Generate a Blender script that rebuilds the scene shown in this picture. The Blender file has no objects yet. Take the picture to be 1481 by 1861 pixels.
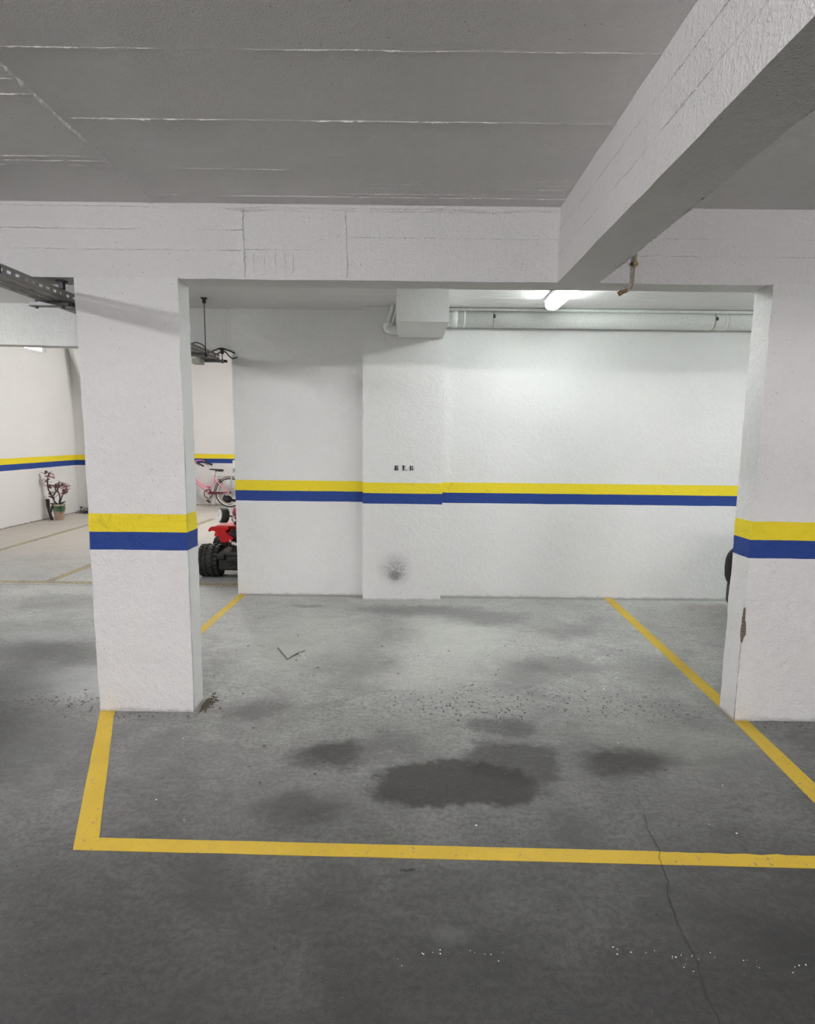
import bpy, bmesh, math, random
from mathutils import Vector, Matrix, noise
random.seed(7)
S = bpy.context.scene
C = S.collection
PI = math.pi

# ------------------------------------------------------------------ camera
F_PX, PITCH, ROLL, YAW, EYE = 1053.4883, .1294, .0118, .001, 1.55
fw = Vector((-math.sin(YAW)*math.cos(PITCH), math.cos(YAW)*math.cos(PITCH), -math.sin(PITCH)))
rt = Vector((math.cos(YAW), math.sin(YAW), 0)); dn = fw.cross(rt)
r2 = math.cos(ROLL)*rt - math.sin(ROLL)*dn
d2 = math.sin(ROLL)*rt + math.cos(ROLL)*dn
cam = bpy.data.cameras.new('camera'); co = bpy.data.objects.new('camera', cam); C.objects.link(co)
cam.sensor_fit = 'VERTICAL'; cam.sensor_height = 24; cam.lens = F_PX/1861*24
cam.clip_start = .02; cam.clip_end = 100
up = -d2
M = Matrix((r2, up, -fw)).transposed().to_4x4(); M.translation = Vector((0, 0, EYE))
co.matrix_world = M
S.camera = co

# ------------------------------------------------------------------ world, exposure, lamp levels
w = bpy.data.worlds.new('sky'); S.world = w; w.use_nodes = True
w.node_tree.nodes['Background'].inputs[0].default_value = (.86, .92, 1, 1)
w.node_tree.nodes['Background'].inputs[1].default_value = 6.0
S.view_settings.view_transform = 'Standard'; S.view_settings.look = 'None'
S.view_settings.gamma = 1; S.view_settings.use_curve_mapping = False
S.view_settings.exposure = 2.51
S.cycles.use_light_tree = False; S.cycles.caustics_reflective = False; S.cycles.caustics_refractive = False
S.cycles.max_bounces = 6; S.cycles.diffuse_bounces = 5; S.cycles.glossy_bounces = 2; S.cycles.transmission_bounces = 3
# batten lamps of the garage plus one added fill lamp: x, y centre, height of its diffuser, strength, tint
LAMPS = dict(
    bay=(1.17, 4.355, 2.6, 6.6, (.93, 1, .975), 0),
    bay_fill=(4.9, 4.0, 2.6, 18.0, (.93, 1, .975), 0),  # added out of view to fill the bay with more light
    left=(-4.3, 3.8, 2.6, 18.0, (.97, 1, .985), 0),
    front=(-3.6, .1, 2.58, 31.0, (1, .975, .99), 0),
    behind=(-.6, -1.3, 2.56, 30.0, (1, .975, .99), 1),
    right=(3.2, -.9, 2.56, 33.0, (1, .975, .98), 1),
    far=(-3.1, 9.6, 3.5, 42.0, (1, .99, .97), 0),
)

# ------------------------------------------------------------------ node helpers
class NT:
    def __init__(s, name):
        s.m = bpy.data.materials.new(name); s.m.use_nodes = True
        s.t = s.m.node_tree; s.n = s.t.nodes; s.l = s.t.links
        s.b = s.n['Principled BSDF']
    def node(s, typ, **k):
        nd = s.n.new(typ)
        for a, v in k.items(): setattr(nd, a, v)
        return nd
    def put(s, sock, v):
        if isinstance(v, bpy.types.NodeSocket): s.l.new(v, sock)
        elif v is not None:
            if sock.type == 'RGBA' and len(v) == 3: v = (*v, 1)
            sock.default_value = v
    def math(s, op, a, b=None, c=None, clamp=False):
        nd = s.node('ShaderNodeMath', operation=op, use_clamp=clamp)
        s.put(nd.inputs[0], a)
        if b is not None: s.put(nd.inputs[1], b)
        if c is not None: s.put(nd.inputs[2], c)
        return nd.outputs[0]
    def vmath(s, op, a, b=None):
        nd = s.node('ShaderNodeVectorMath', operation=op); s.put(nd.inputs[0], a)
        if b is not None: s.put(nd.inputs[1], b)
        return nd.outputs['Value' if op in ('LENGTH', 'DISTANCE', 'DOT_PRODUCT') else 'Vector']
    def mix(s, f, a, b, mode='MIX'):
        nd = s.node('ShaderNodeMix', data_type='RGBA', blend_type=mode)
        s.put(nd.inputs[0], f); s.put(nd.inputs[6], a); s.put(nd.inputs[7], b)
        return nd.outputs[2]
    def ramp(s, v, lo, hi, a=0., b=1., smooth=True):
        nd = s.node('ShaderNodeMapRange', interpolation_type='SMOOTHSTEP' if smooth else 'LINEAR')
        s.put(nd.inputs[0], v); nd.inputs[1].default_value = lo; nd.inputs[2].default_value = hi
        nd.inputs[3].default_value = a; nd.inputs[4].default_value = b
        return nd.outputs[0]
    def noise(s, vec, scale, detail=3, rough=.55, dist=0., col=False):
        nd = s.node('ShaderNodeTexNoise'); s.put(nd.inputs['Vector'], vec)
        nd.inputs['Scale'].default_value = scale; nd.inputs['Detail'].default_value = detail
        nd.inputs['Roughness'].default_value = rough; nd.inputs['Distortion'].default_value = dist
        return nd.outputs['Color' if col else 'Fac']
    def voro(s, vec, scale, out='Distance', rnd=1.):
        nd = s.node('ShaderNodeTexVoronoi'); s.put(nd.inputs['Vector'], vec)
        nd.inputs['Scale'].default_value = scale; nd.inputs['Randomness'].default_value = rnd
        return nd.outputs if out == 'both' else nd.outputs[out]
    def pos(s): return s.node('ShaderNodeNewGeometry').outputs['Position']
    def xyz(s, v):
        nd = s.node('ShaderNodeSeparateXYZ'); s.put(nd.inputs[0], v); return nd.outputs
    def vec(s, x, y, z):
        nd = s.node('ShaderNodeCombineXYZ')
        for i, q in enumerate((x, y, z)): s.put(nd.inputs[i], q)
        return nd.outputs[0]
    def bump(s, h, strength, dist=.01, prev=None):
        nd = s.node('ShaderNodeBump'); nd.inputs['Strength'].default_value = strength
        nd.inputs['Distance'].default_value = dist; s.put(nd.inputs['Height'], h)
        if prev is not None: s.l.new(prev, nd.inputs['Normal'])
        return nd.outputs[0]
    def fin(s, color, rough=.6, normal=None, **k):
        s.put(s.b.inputs['Base Color'], color); s.put(s.b.inputs['Roughness'], rough)
        if normal is not None: s.l.new(normal, s.b.inputs['Normal'])
        for a, v in k.items(): s.put(s.b.inputs[a], v)
        return s.m

_plain = {}
def plain(name, col, rough=.5, metal=0., bump=0., scale=60, spec=None, var=.06):
    if name in _plain: return _plain[name]
    t = NT(name); p = t.node('ShaderNodeTexCoord').outputs['Object']
    n = t.noise(p, scale, 3)
    c = t.mix(t.ramp(n, .3, .7), tuple(x*(1-var) for x in col), tuple(min(1, x*(1+var)) for x in col))
    k = {'Metallic': metal}
    if spec is not None: k['Specular IOR Level'] = spec
    m = t.fin(c, rough, t.bump(n, bump, .003) if bump else None, **k)
    _plain[name] = m
    return m

YELLOW, BLUE = (.87, .70, .028), (.020, .058, .27)
def paint(name, base=(.79, .785, .78), stripes=True, soot=False, rough_relief=1., grime=.5, board=False, tint2=None):
    t = NT(name); p = t.pos(); x, y, z = t.xyz(p)
    big = t.noise(p, 1.3, 4, .6); fine = t.noise(p, 140, 1, .6); mid = t.noise(p, 26, 3, .6)
    c = t.mix(t.ramp(big, .3, .7), tuple(q*.965 for q in base), base)
    c = t.mix(t.math('MULTIPLY', t.ramp(mid, .45, .75), .10), c, (.62, .60, .59))
    if stripes:
        wob = t.math('MULTIPLY', t.math('SUBTRACT', t.noise(p, 3.2, 3, .7), .5), .008)
        zz = t.math('ADD', z, wob)
        iny = t.math('MULTIPLY', t.math('GREATER_THAN', zz, 1.0227), t.math('LESS_THAN', zz, 1.1221))
        inb = t.math('MULTIPLY', t.math('GREATER_THAN', zz, .9240), t.math('LESS_THAN', zz, 1.0227))
        dirt = t.math('MULTIPLY', t.ramp(t.noise(p, 9, 3, .7, 1.0), .60, .72), .25)
        yc = t.mix(dirt, YELLOW, (.38, .30, .05))
        chips = t.math('MULTIPLY', t.ramp(t.noise(p, 70, 3, .6), .70, .74), t.ramp(t.noise(p, 2.2, 2), .5, .62))
        bc = t.mix(chips, BLUE, (.6, .62, .66))
        c = t.mix(iny, c, yc); c = t.mix(inb, c, bc)
    # small dark pin holes in the plaster, in loose clusters
    v = t.voro(p, 24); pm = t.math('MULTIPLY', t.ramp(v, .055, .10, 1, 0), t.math('GREATER_THAN', t.noise(p, 2.0, 2), .53))
    v2 = t.voro(p, 75); pm2 = t.math('MULTIPLY', t.ramp(v2, .10, .16, 1, 0), t.math('GREATER_THAN', t.noise(p, 5.0, 3), .60))
    pits = t.math('MAXIMUM', pm, pm2)
    c = t.mix(t.math('MULTIPLY', pits, .55), c, (.22, .21, .20))
    # scuffs and splash grime low on the wall
    low = t.ramp(z, 0., .75, 1, 0)
    sp = t.math('MULTIPLY', t.ramp(t.noise(p, 110, 4, .75), .60, .70), t.math('MULTIPLY', low, grime))
    c = t.mix(sp, c, (.30, .28, .27))
    foot = t.math('MULTIPLY', t.ramp(t.math('ADD', z, t.math('MULTIPLY', t.noise(p, 14, 4, .7), .05)), .028, .05, 1, 0), .8*grime)
    c = t.mix(foot, c, (.20, .18, .17))
    sc = t.math('MULTIPLY', t.ramp(t.noise(t.vec(t.math('MULTIPLY', x, 3.), y, t.math('MULTIPLY', z, 9.)), 3.5, 4, .75, 1.5), .66, .72), .22*grime)
    c = t.mix(sc, c, (.36, .34, .33))
    if soot:
        q = t.vec(t.math('DIVIDE', t.math('SUBTRACT', x, -.075), .15), 0., t.math('DIVIDE', t.math('SUBTRACT', z, .30), .15))
        d = t.vmath('LENGTH', t.vmath('ADD', q, t.vec(t.math('MULTIPLY', t.noise(p, 7, 3), .5), 0., 0.)))
        q2 = t.vec(t.math('DIVIDE', t.math('SUBTRACT', x, -.115), .07), 0., t.math('DIVIDE', t.math('SUBTRACT', z, .235), .055))
        m = t.math('MULTIPLY', t.ramp(d, .15, 1.35, 1, 0), t.ramp(t.noise(p, 120, 4, .75), .34, .62))
        m = t.math('ADD', t.math('MULTIPLY', m, .9), t.math('MULTIPLY', t.ramp(t.vmath('LENGTH', q2), .0, 1.3, .95, 0), t.ramp(t.noise(p, 120, 4, .75), .15, .55)), clamp=True)
        c = t.mix(t.math('MULTIPLY', m, .8), c, (.13, .115, .12))
    swirl = t.noise(p, 7, 3, .65, 2.0)
    h = t.math('ADD', t.math('MULTIPLY', fine, .45), t.math('ADD', t.math('MULTIPLY', mid, .6), t.math('MULTIPLY', swirl, .5)))
    if board:   # brushed vertical / grain strokes of the formwork boards
        g = t.noise(t.vec(t.math('MULTIPLY', x, 60.), t.math('MULTIPLY', y, 60.), t.math('MULTIPLY', z, 3.)), 1.0, 3, .6)
        h = t.math('ADD', h, t.math('MULTIPLY', g, .35))
    nrm = t.bump(h, .75*rough_relief if rough_relief < 1.3 else 1., .010)
    return t.fin(c, .62, nrm, **{'Specular IOR Level': .3})

def concrete_floor():
    t = NT('concrete_floor'); p = t.pos(); x, y, z = t.xyz(p)
    big = t.noise(p, .55, 3, .62, .5); mid = t.noise(p, 2.1, 5, .68, 1.0); fine = t.noise(p, 45, 3, .72); grit = t.noise(p, 260, 2, .6)
    c = t.mix(t.ramp(big, .32, .68), (.170, .168, .166), (.235, .236, .226))
    c = t.mix(t.ramp(mid, .35, .72, 0, .75), c, (.30, .302, .288))
    c = t.mix(t.ramp(mid, .30, .48, .55, 0), c, (.12, .117, .118))
    c = t.mix(t.math('MULTIPLY', t.ramp(fine, .40, .60), .62), c, (.13, .128, .127))
    c = t.mix(t.math('MULTIPLY', t.ramp(grit, .48, .70), .55), c, (.38, .38, .37))
    wisp = t.noise(t.vmath('MULTIPLY', p, (1., 2.2, 1.)), 5.5, 5, .75, 1.8)
    c = t.mix(t.math('MULTIPLY', t.ramp(wisp, .50, .68), .38), c, (.33, .335, .32))
    c = t.mix(t.math('MULTIPLY', t.ramp(wisp, .30, .46, 1, 0), .38), c, (.12, .116, .115))
    # older brownish screed beyond the beam
    old = t.math('MULTIPLY', t.math('LESS_THAN', x, -1.6), t.ramp(t.math('ADD', y, t.math('MULTIPLY', mid, .2)), 6.3, 8.5))
    c = t.mix(t.math('MULTIPLY', old, .6), c, (.30, .272, .235))
    warp = t.vmath('SUBTRACT', t.noise(p, 2.6, 4, .68, col=True), (.5, .5, .5))
    warpf = t.vmath('SUBTRACT', t.noise(p, 14, 3, .7, col=True), (.5, .5, .5))
    pw = t.vmath('ADD', p, t.vmath('ADD', t.vmath('MULTIPLY', warp, (.42, .42, 0)), t.vmath('MULTIPLY', warpf, (.06, .06, 0))))
    def ell(cx, cy, rx, ry, e0=.55, e1=1.15, src=pw):
        q = t.vmath('DIVIDE', t.vmath('SUBTRACT', src, (cx, cy, 0)), (rx, ry, 1e3))
        return t.ramp(t.vmath('LENGTH', q), e0, e1, 1, 0)
    def stain_shade(cx, cy, rx, ry, s, col, e0=.55, e1=1.15):
        nonlocal c
        f = t.math('MULTIPLY', ell(cx, cy, rx, ry, e0, e1), s)
        c = t.mix(f, c, col)
    D = (.046, .042, .042); G = (.082, .079, .079); P = (.36, .365, .34)
    strk = t.noise(t.vmath('MULTIPLY', pw, (1.2, 9., 1.)), 3.0, 4, .7)
    c = t.mix(t.math('MULTIPLY', t.ramp(strk, .50, .68), .35), c, (.115, .112, .11))
    # pale dusted areas
    stain_shade(-2.05, 3.45, .45, .42, .55, (.42, .42, .43), .1, 1.2)
    stain_shade(.35, 4.35, .55, .75, .50, P, .2, 1.2)
    stain_shade(-.75, 4.3, .6, .9, .35, P, .2, 1.2)
    stain_shade(.10, 3.6, .5, .28, .35, (.36, .35, .33), .2, 1.2)
    stain_shade(1.45, 2.75, .45, .35, .28, P, .1, 1.3)
    stain_shade(-2.6, 4.3, .8, .22, .25, (.42, .42, .43), .1, 1.2)
    stain_shade(.13, 1.63, .11, .05, .5, (.40, .40, .40), .0, 1.2)
    stain_shade(-.45, 2.30, .32, .16, .30, (.28, .28, .28), .2, 1.2)
    # dark areas: drips, oil, tyre wear, and one painted car shadow
    stain_shade(.22, 2.42, .40, .20, .80, D, .78, 1.05)
    stain_shade(.52, 2.62, .28, .20, .62, D, .70, 1.08)
    stain_shade(-.36, 2.66, .27, .16, .78, D, .35, 1.2)
    stain_shade(1.08, 2.66, .30, .15, .78, D, .35, 1.2)
    stain_shade(.48, 2.96, .22, .12, .55, D, .5, 1.1)
    stain_shade(-.45, 2.25, .26, .14, .5, D, .2, 1.2)
    stain_shade(-.88, 3.13, .30, .13, .55, G, .3, 1.2)
    stain_shade(0.08, 5.05, .62, .20, .60, G, .4, 1.2)
    stain_shade(.72, 4.85, .50, .26, .55, G, .3, 1.2)
    stain_shade(-.35, 3.75, .35, .45, .42, G, .2, 1.2)
    stain_shade(-.10, 4.45, .25, .35, .30, G, .2, 1.2)
    stain_shade(1.05, 3.80, .42, .18, .50, G, .3, 1.2)
    stain_shade(1.60, 3.70, .30, .45, .48, G, .2, 1.2)
    stain_shade(1.30, 4.55, .32, .25, .35, G, .2, 1.2)
    stain_shade(-.90, 5.12, .16, .07, .55, G, .5, 1.1)
    stain_shade(-2.45, 3.95, .7, .25, .45, G, .2, 1.2)
    stain_shade(-3.3, 5.2, .9, .30, .40, G, .2, 1.2)
    stain_shade(-3.0, 7.6, .9, .8, .35, G, .2, 1.2)
    stain_shade(3.0, 5.25, .55, .18, .35, (.12, .09, .08), .4, 1.2)  # shadow of the parked car, painted into the floor colour
    stain_shade(-2.0, 2.9, .9, .35, .35, G, .2, 1.2)
    stain_shade(.0, 1.2, 2.0, .45, .30, G, .2, 1.2)
    stain_shade(1.3, 1.5, 1.0, .5, .35, G, .2, 1.2)
    stain_shade(.016, 1.873, .03, .018, .8, D, .5, 1.2)
    # dark strip along the foot of the back wall
    ft = t.math('MULTIPLY', t.ramp(t.math('ADD', y, t.math('MULTIPLY', t.noise(p, 8, 4, .7), .10)), 5.50, 5.57), .6)
    c = t.mix(t.math('MULTIPLY', ft, t.math('GREATER_THAN', x, -1.6)), c, (.10, .09, .08))
    # joint of the two screeds under the far beam
    jn = t.math('MULTIPLY', t.math('LESS_THAN', t.math('ABSOLUTE', t.math('SUBTRACT', t.math('ADD', y, t.math('MULTIPLY', mid, .01)), 5.795)), .012), t.math('LESS_THAN', x, -1.2))
    c = t.mix(t.math('MULTIPLY', jn, .7), c, (.09, .085, .08))
    # peppering of small dark spatters across the bay
    vo = t.voro(t.vmath('MULTIPLY', p, (1, .8, 1)), 50, 'both'); v, vc = vo['Distance'], vo['Color']
    keep = t.math('GREATER_THAN', t.xyz(vc)[0], .12)
    rad = t.math('MULTIPLY', t.xyz(vc)[1], .36)
    dot = t.math('MULTIPLY', t.math('LESS_THAN', v, rad), keep)
    band = t.math('ADD', ell(.75, 3.22, 1.5, .30, .35, 1.1), t.math('MULTIPLY', ell(-2.0, 3.2, .6, .2, .3, 1.1), .9), clamp=True)
    dots = t.math('MULTIPLY', t.math('MULTIPLY', dot, band), t.math('GREATER_THAN', t.noise(p, 5, 3), .36))
    c = t.mix(t.math('MULTIPLY', dots, .95), c, (.035, .03, .03))
    # sparse dark pits and pale grit everywhere
    vo = t.voro(p, 13, 'both'); v3 = vo['Distance']; v3c = t.xyz(vo['Color'])[0]
    c = t.mix(t.math('MULTIPLY', t.math('MULTIPLY', t.math('LESS_THAN', v3, .055), t.math('GREATER_THAN', v3c, .6)), .7), c, (.045, .042, .04))
    vo = t.voro(p, 60, 'both'); v4 = vo['Distance']; v4c = t.xyz(vo['Color'])[0]
    c = t.mix(t.math('MULTIPLY', t.math('MULTIPLY', t.math('LESS_THAN', v4, .12), t.math('GREATER_THAN', v4c, .90)), .6), c, (.5, .5, .48))
    # floor colour scaled darker toward the camera and at the left, paler further back
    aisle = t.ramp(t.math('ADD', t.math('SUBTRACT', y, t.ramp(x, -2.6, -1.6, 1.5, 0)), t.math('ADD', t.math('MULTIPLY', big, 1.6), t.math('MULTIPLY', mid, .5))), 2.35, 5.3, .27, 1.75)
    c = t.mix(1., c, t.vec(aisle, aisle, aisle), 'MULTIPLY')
    h = t.math('ADD', t.math('MULTIPLY', fine, .5), t.math('MULTIPLY', grit, .35))
    return t.fin(c, t.ramp(mid, .3, .7, .55, .78), t.bump(h, .45, .006), **{'Specular IOR Level': .35})

def line_paint(name, col=(.62, .425, .045), worn=.12, thr=.66):
    t = NT(name); p = t.pos()
    n = t.noise(p, 38, 6, .75); b = t.noise(p, 2.2, 4, .6)
    c = t.mix(t.ramp(b, .3, .7), tuple(q*.85 for q in col), col)
    c = t.mix(t.math('MULTIPLY', t.ramp(t.noise(p, 9, 5, .7), .5, .75), .4), c, (col[0]*.6, col[1]*.62, .08))
    f = t.ramp(t.math('ADD', n, t.math('MULTIPLY', b, worn)), thr, thr+.06)
    c = t.mix(f, c, (.20, .19, .17))
    v = t.voro(p, 45)
    c = t.mix(t.math('MULTIPLY', t.math('LESS_THAN', v, .10), .6), c, (.10, .08, .05))
    return t.fin(c, .6, t.bump(t.noise(p, 120, 3), .3, .003), **{'Specular IOR Level': .3})

# ------------------------------------------------------------------ mesh helpers
def obj(name, bm, mat, parent=None, smooth=False, local=None):
    me = bpy.data.meshes.new(name); bm.normal_update(); bm.to_mesh(me); bm.free()
    if mat: me.materials.append(mat)
    if smooth:
        for p in me.polygons: p.use_smooth = True
    o = bpy.data.objects.new(name, me); C.objects.link(o)
    if parent:
        o.parent = parent
        if local is None: o.matrix_parent_inverse = parent.matrix_basis.inverted()
    return o
def tag(o, label=None, cat=None, group=None, kind=None):
    for k, v in (('label', label), ('category', cat), ('group', group), ('kind', kind)):
        if v: o[k] = v
    return o
def empty(name, loc, label, cat, group=None):
    o = bpy.data.objects.new(name, None); C.objects.link(o); o.location = loc; o.empty_display_size = .1
    return tag(o, label, cat, group)
def B(): return bmesh.new()
def box(bm, x0, x1, y0, y1, z0, z1, bev=0, seg=2, mat=None):
    r = bmesh.ops.create_cube(bm, size=1); vs = r['verts']
    for v in vs:
        v.co = Vector(((x0+x1)/2+v.co.x*(x1-x0), (y0+y1)/2+v.co.y*(y1-y0), (z0+z1)/2+v.co.z*(z1-z0)))
    if bev:
        es = list({e for v in vs for e in v.link_edges})
        bmesh.ops.bevel(bm, geom=es, offset=bev, segments=seg, affect='EDGES', profile=.5)
    return bm
def tube(bm, pts, r, n=10, close=False, caps=True):
    pts = [Vector(p) for p in pts]; rings = []
    rs = r if isinstance(r, (list, tuple)) else [r]*len(pts)
    prev = None; N = len(pts)
    for i, p in enumerate(pts):
        if close: d = (pts[(i+1) % N]-pts[i-1])
        else: d = pts[min(i+1, N-1)]-pts[max(i-1, 0)]
        d.normalize()
        if prev is None:
            a = Vector((0, 0, 1)) if abs(d.z) < .9 else Vector((1, 0, 0)); u = d.cross(a).normalized()
        else: u = (prev-d*prev.dot(d)).normalized()
        prev = u; v = d.cross(u)
        rings.append([bm.verts.new(p+(u*math.cos(2*PI*k/n)+v*math.sin(2*PI*k/n))*rs[i]) for k in range(n)])
    for i in range(N if close else N-1):
        A, Bq = rings[i], rings[(i+1) % N]
        for k in range(n): bm.faces.new((A[k], A[(k+1) % n], Bq[(k+1) % n], Bq[k]))
    if caps and not close:
        bm.faces.new(rings[0][::-1]); bm.faces.new(rings[-1])
    return bm
def bez(pts, n=8):      # Catmull-Rom through the points
    P = [Vector(p) for p in pts]; P = [P[0]*2-P[1]]+P+[P[-1]*2-P[-2]]; out = []
    for i in range(1, len(P)-2):
        for k in range(n):
            t = k/n; a, b, c, d = P[i-1:i+3]
            out.append(.5*((2*b)+(c-a)*t+(2*a-5*b+4*c-d)*t*t+(3*b-a-3*c+d)*t**3))
    out.append(P[-2]); return out
def lathe(bm, prof, c=(0, 0, 0), axis='X', n=32, closed=False):
    """prof: list of (a, r): position along axis, radius."""
    rings = []
    for a, r in prof:
        ring = []
        for k in range(n):
            t = 2*PI*k/n; u, v = r*math.cos(t), r*math.sin(t)
            q = {'X': (a, u, v), 'Y': (u, a, v), 'Z': (u, v, a)}[axis]
            ring.append(bm.verts.new(Vector(c)+Vector(q)))
        rings.append(ring)
    m = len(rings)
    for i in range(m if closed else m-1):
        A, Bq = rings[i], rings[(i+1) % m]
        for k in range(n): bm.faces.new((A[k], A[(k+1) % n], Bq[(k+1) % n], Bq[k]))
    if not closed:
        for rg, fl in ((rings[0], 1), (rings[-1], 0)):
            try: bm.faces.new(rg[::-1] if fl else rg)
            except ValueError: pass
    bmesh.ops.recalc_face_normals(bm, faces=bm.faces)
    return bm
def prism(bm, poly, y0, y1, plane='XZ'):
    f = {'XZ': lambda a, b, d: (a, d, b), 'YZ': lambda a, b, d: (d, a, b), 'XY': lambda a, b, d: (a, b, d)}[plane]
    A = [bm.verts.new(f(a, b, y0)) for a, b in poly]; Bq = [bm.verts.new(f(a, b, y1)) for a, b in poly]
    n = len(poly)
    bm.faces.new(A); bm.faces.new(Bq[::-1])
    for i in range(n): bm.faces.new((A[i], Bq[i], Bq[(i+1) % n], A[(i+1) % n]))
    bmesh.ops.recalc_face_normals(bm, faces=bm.faces)
    return bm
def rough_box(bm, x0, x1, y0, y1, z0, z1, step=.05, amp=.0022, shear=None):
    """a cast block: gridded faces, the skin and the arrises slightly uneven"""
    def grid(n): return [i/n for i in range(n+1)]
    nx, ny, nz = [max(1, min(90, round(abs(b-a)/step))) for a, b in ((x0, x1), (y0, y1), (z0, z1))]
    cache = {}
    def V(i, j, k):
        key = (i, j, k)
        if key not in cache:
            p = Vector((x0+(x1-x0)*i/nx, y0+(y1-y0)*j/ny, z0+(z1-z0)*k/nz))
            if shear: p.y += shear(p)
            q = Vector((noise.noise(p*7+Vector((3, 0, 0))), noise.noise(p*7+Vector((0, 9, 0))), noise.noise(p*7+Vector((0, 0, 5)))))
            q += .6*Vector((noise.noise(p*23), noise.noise(p*23+Vector((4, 4, 4))), noise.noise(p*23+Vector((8, 1, 8)))))
            cache[key] = bm.verts.new(p+q*amp*1.6)
        return cache[key]
    for i in range(nx):
        for j in range(ny):
            bm.faces.new((V(i, j, 0), V(i, j+1, 0), V(i+1, j+1, 0), V(i+1, j, 0)))
            bm.faces.new((V(i, j, nz), V(i+1, j, nz), V(i+1, j+1, nz), V(i, j+1, nz)))
    for i in range(nx):
        for k in range(nz):
            bm.faces.new((V(i, 0, k), V(i+1, 0, k), V(i+1, 0, k+1), V(i, 0, k+1)))
            bm.faces.new((V(i, ny, k), V(i, ny, k+1), V(i+1, ny, k+1), V(i+1, ny, k)))
    for j in range(ny):
        for k in range(nz):
            bm.faces.new((V(0, j, k), V(0, j, k+1), V(0, j+1, k+1), V(0, j+1, k)))
            bm.faces.new((V(nx, j, k), V(nx, j+1, k), V(nx, j+1, k+1), V(nx, j, k+1)))
    return bm
def ridge(bm, a, b, wd=.006, ht=.004, normal=(0, 0, -1), step=.009, seed=0, gap=.25, wob=.002):
    ht *= 2.1 if normal[2] == 0 else 1.15; wd *= .9 if normal[2] == 0 else .6
    """crumbly raised fin left where two shutter boards met"""
    a, b, nn = Vector(a), Vector(b), Vector(normal); L = (b-a).length; d = (b-a)/L; s = d.cross(nn)
    n = max(2, int(L/step)); prev = None
    for i in range(n+1):
        t = i/n; q = noise.noise(Vector((t*L*18, seed*7.3, 0))); g = noise.noise(Vector((t*L*2.3, seed*3.1, 5)))
        k = max(.2, .65+.6*q) * min(1., max(.28, .75+(g-gap+.35)*1.6))
        k *= .25+1.2*random.random()
        c = a+d*(L*t)+s*(noise.noise(Vector((t*L*5, seed, 2)))*wob*2+random.uniform(-1, 1)*wob*.7)
        cur = [bm.verts.new(c-s*wd*k-nn*.002), bm.verts.new(c+nn*ht*k), bm.verts.new(c+s*wd*k-nn*.002)]
        if prev:
            bm.faces.new((prev[0], prev[1], cur[1], cur[0])); bm.faces.new((prev[1], prev[2], cur[2], cur[1]))
        prev = cur
    return bm

# ------------------------------------------------------------------ materials
M_wall = paint('wall_paint')
M_wallp = paint('pier_paint', soot=True)
M_pill = paint('pillar_paint', rough_relief=1.5)
M_beam = paint('beam_paint', base=(.76, .75, .75), stripes=False, rough_relief=1.5, board=True)
M_ceil = paint('ceiling_paint', base=(.80, .79, .785), stripes=False, rough_relief=1.3, grime=.0)
M_far = paint('far_wall_paint', base=(.79, .78, .77), grime=1.2)
M_white = plain('painted_pipe', (.74, .75, .73), .45, bump=.2)
M_floor = concrete_floor()
M_line = line_paint('yellow_line_paint')
M_lineold = line_paint('faded_line_paint', (.50, .40, .17), .3, .60)
M_galv = plain('galvanised_steel', (.23, .225, .22), .42, .75, .1)
M_galvl = plain('bright_zinc', (.42, .42, .41), .4, .7)
M_black = plain('black_plastic', (.018, .018, .02), .42)
M_rubber = plain('black_rubber', (.022, .022, .022), .7, bump=.4, scale=200)
M_dark = plain('dark_steel', (.05, .05, .05), .45, .5)
M_red = plain('red_plastic', (.62, .012, .015), .28)
M_pink = plain('pink_enamel', (.82, .36, .47), .3)
M_pinkd = plain('deep_pink_plastic', (.55, .09, .16), .35)
M_plw = plain('white_plastic', (.82, .81, .79), .4)
M_maroon = plain('maroon_plastic', (.10, .016, .03), .4)
M_chrome = plain('chrome', (.75, .75, .75), .18, 1.)
M_tan = plain('tan_conduit', (.42, .34, .23), .55)
M_brass = plain('aged_brass', (.28, .19, .10), .45, .7)
M_brown = plain('dark_brown_leather', (.035, .022, .02), .5)
M_terra = plain('pale_terracotta', (.50, .37, .29), .8, bump=.4)
M_green = plain('dark_green_leaf', (.035, .10, .045), .5)
M_stem = plain('brown_stem', (.085, .055, .05), .7)
M_petal = plain('dusty_mauve_petal', (.22, .11, .13), .7)
M_petalp = plain('pale_pink_petal', (.62, .46, .45), .7)
M_soil = plain('dry_debris', (.10, .08, .06), .9, bump=.5)

# ------------------------------------------------------------------ room shell
ZC, ZB = 2.70, 2.336            # ceiling, underside of beams
XL, XR, YN, YF = -6.5, 6.2, -5.2, 12.7
def struct(name, bm, m, label=None, smooth=False):
    o = obj(name, bm, m, smooth=smooth); return tag(o, label, None, None, 'structure')

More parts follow.
